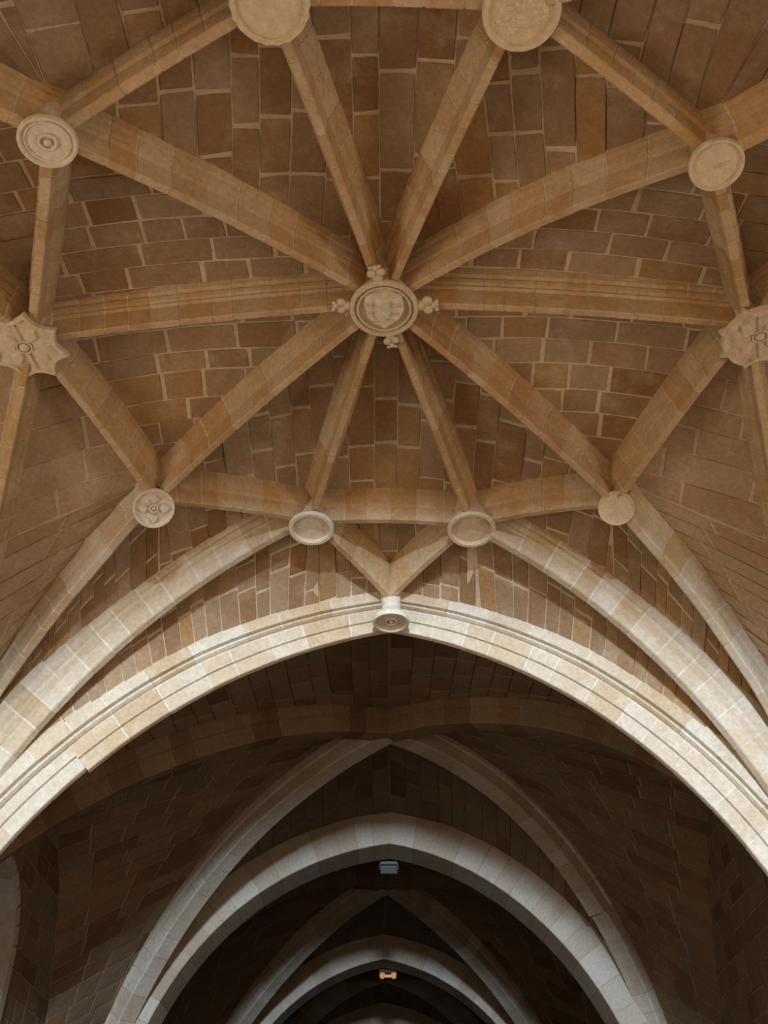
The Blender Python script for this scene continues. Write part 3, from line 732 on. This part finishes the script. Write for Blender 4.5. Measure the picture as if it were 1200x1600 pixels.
# top bosses
b, O = boss((-1.10, 4.0, 9.6), .39, (0, -.03, 1), 'large scalloped round boss with flat face, cut by the top edge', neck=.62, necklen=.6, rim=.13, depth=.03,
            scallop=lambda a, r: 1+(.022*math.cos(a*18) if r > .33 else 0))
mb = MB(); ringt(mb, O, (0, -.03, 1), .335, .010, .012, seg=40); mb.build('inner_ring', 'boss', b, True)
b, O = boss((1.33, 4.06, 9.6), .385, (0, .02, 1), 'large smooth-rimmed round boss with pitted face, cut by the top edge', neck=.62, necklen=.6, rim=.15, depth=.04)
mb = MB(); random.seed(3)
for k in range(70):
    a = random.random()*6.28; r = .25*math.sqrt(random.random()); blob(mb, (r*math.cos(a), r*math.sin(a), .045), O, (0, 0, 1), random.uniform(.015, .035), (1.3, 1, .5), random.random())
mb.build('pitted_face', 'boss', b)
# arch key boss
b, O = boss((.12, 13.72, 8.90), .315, (0, .0, 1), 'small concentric-ringed boss on a flared neck at the large pointed arch apex', neck=.52, necklen=.62, rim=.16, depth=.045, mat='boss_pale', flare=.2)
mb = MB(); ringt(mb, O, (0, 0, 1), .09, .018, .03); blob(mb, (0, 0, .03), O, (0, 0, 1), .035); mb.build('middle_ring', 'boss_pale', b, True)
# star-shaped bosses
def star_boss(pos, R, label, rot, lean, leaves):
    ax = (lean, 0, 1); root = empty('roof_boss', pos, label, 'boss', BG); O = V((0, 0, 0))
    def outline(Rr, dip):
        pts = []
        for k in range(8):
            a0 = rot+k*math.pi/4; a1 = a0+math.pi/4
            p0 = (Rr*math.cos(a0), Rr*math.sin(a0)); p1 = (Rr*math.cos(a1), Rr*math.sin(a1))
            for j in range(8):
                t = j/8; x = p0[0]+(p1[0]-p0[0])*t; y = p0[1]+(p1[1]-p0[1])*t; q = 1-dip*4*t*(1-t)
                pts.append((x*q, y*q))
        return pts
    mb = MB()
    o1, o2 = outline(R, .17), outline(R*.86, .15)
    n = len(o1); x, y, z = frame(ax)
    rings = [([(p[0]*.62, p[1]*.62) for p in o1], .45), ([(p[0]*.66, p[1]*.66) for p in o1], .24), ([(p[0]*.92, p[1]*.92) for p in o1], .12), (o1, .07), (o1, .01), ([(p[0]*.97, p[1]*.97) for p in o1], 0), (o2, 0), ([(p[0]*.97, p[1]*.97) for p in o2], .035)]
    vs = []; fs = []
    for pts, h in rings: vs += [O+x*p[0]+y*p[1]+z*h for p in pts]
    for k in range(len(rings)-1):
        for i in range(n): fs.append((k*n+i, k*n+(i+1) % n, (k+1)*n+(i+1) % n, (k+1)*n+i))
    vs.append(O+z*.035); c = len(vs)-1; k = len(rings)-1
    for i in range(n): fs.append((k*n+i, k*n+(i+1) % n, c))
    mb.add(vs, fs); mb.build('star_plate', 'boss', root)
    mb = MB(); neck = [(R*.62, .8), (R*.56, .3), (R*.6, .15)]; lathe(mb, neck, O, ax, 24); mb.build('neck', 'boss', root, True)
    for k in range(4):
        a = rot+math.pi/8+k*math.pi/2; c, s = math.cos(a), math.sin(a)
        pts = [(.06, 0), (.14, -.055), (.24, -.075), (.33, 0), (.24, .075), (.14, .055)]
        pts = [(u*R/.5, w*R/.5) for u, w in pts]
        mb = MB(); prism(mb, [(c*u-s*w, s*u+c*w) for u, w in pts], O, ax, .036, .0, .7, .7); mb.build('petal', 'boss', root)
    mb = MB(); blob(mb, (0, 0, .02), O, ax, .06*R/.5); ringt(mb, O, ax, .085*R/.5, .014, .02); mb.build('flower_centre', 'boss', root, True)
    for k in range(4):     # tracery bars between the petals
        a = rot+math.pi/8+math.pi/4+k*math.pi/2; c, s = math.cos(a), math.sin(a)
        pts = [(.10, -.018), (.38, -.018), (.38, .018), (.10, .018)]; pts = [(u*R/.5, w*R/.5) for u, w in pts]
        mb = MB(); prism(mb, [(c*u-s*w, s*u+c*w) for u, w in pts], O, ax, .036, .008, .6, .9); mb.build('tracery_bar', 'boss', root)
    if leaves:
        for k in range(2, 6):
            a = rot+(k+.5)*math.pi/4; c, s = math.cos(a), math.sin(a); rr = R*.80
            L2 = R*.36; pts = [(-L2, 0), (-L2*.5, -.05), (0, -.065), (L2*.5, -.05), (L2, 0), (L2*.5, .04), (0, .05), (-L2*.5, .04)]
            mb = MB(); prism(mb, [(c*(rr+w)-s*u, s*(rr+w)+c*u) for u, w in pts], O, ax, .05, -.03, .7, .7); mb.build('leaf', 'boss', root)
star_boss((-4.62, 8.16, 9.47), .56, 'star-shaped boss with concave sides and a carved flower, at the left edge', .25, .0, False)
star_boss((4.78, 7.98, 9.47), .54, 'star-shaped boss edged with carved leaves, at the right edge', .10, .0, True)

# ---------------------------------------------------------------- floodlights
def boxm(mb, c, s, rx=0, tone=.5, O=V((0, 0, 0))):
    Rm = Matrix.Rotation(rx, 3, 'X'); vs = [O+Rm @ V((c[0]+a*s[0]/2, c[1]+b_*s[1]/2, c[2]+d*s[2]/2)) for a in (-1, 1) for b_ in (-1, 1) for d in (-1, 1)]
    mb.add(vs, [(0, 1, 3, 2), (4, 6, 7, 5), (0, 4, 5, 1), (2, 3, 7, 6), (0, 2, 6, 4), (1, 5, 7, 3)], tone)
fl = empty('floodlight', (.13, 25.35, 8.86), 'grey metal floodlight hanging under the crown behind the second pointed arch', 'lamp')
mb = MB(); boxm(mb, (0, 0, 0), (.44, .30, .16), -.35); o = mb.build('housing', 'metal', fl)
mb = MB()
for k in range(5): boxm(mb, (-.16+.08*k, .0, .10), (.015, .26, .05), -.35)
mb.build('cooling_fins', 'dark_metal', fl)
mb = MB(); boxm(mb, (0, -.02, -.09), (.38, .25, .02), -.35); mb.build('glass', 'glass', fl)
mb = MB(); boxm(mb, (0, -.16, -.05), (.45, .02, .06), -.35); mb.build('front_bezel', 'dark_metal', fl)
mb = MB(); boxm(mb, (-.235, 0, .08), (.02, .06, .28)); boxm(mb, (.235, 0, .08), (.02, .06, .28)); boxm(mb, (0, 0, .22), (.49, .06, .02)); boxm(mb, (0, 0, .32), (.05, .05, .22)); mb.build('bracket', 'dark_metal', fl)
f2 = empty('floodlight', (.14, 36.1, 8.86), 'small twin lamp with a warm glow under the crown behind the third pointed arch', 'lamp')
mb = MB(); boxm(mb, (0, 0, .14), (.6, .2, .12)); mb.build('housing', 'dark_metal', f2)
mb = MB(); boxm(mb, (0, 0, .34), (.05, .05, .3)); mb.build('bracket', 'dark_metal', f2)
for x in (-.2, .2):
    mb = MB(); lathe(mb, [(0, -.1), (.06, -.09), (.09, -.03), (.09, .08), (0, .08)], V((x, -.05, 0)), (0, 0, 1), 16); mb.build('lamp_cup', 'warm_glass', f2, True)
mb = MB(); boxm(mb, (0, 0, -.0), (.28, .06, .08)); mb.build('crossbar', 'warm_glass', f2)
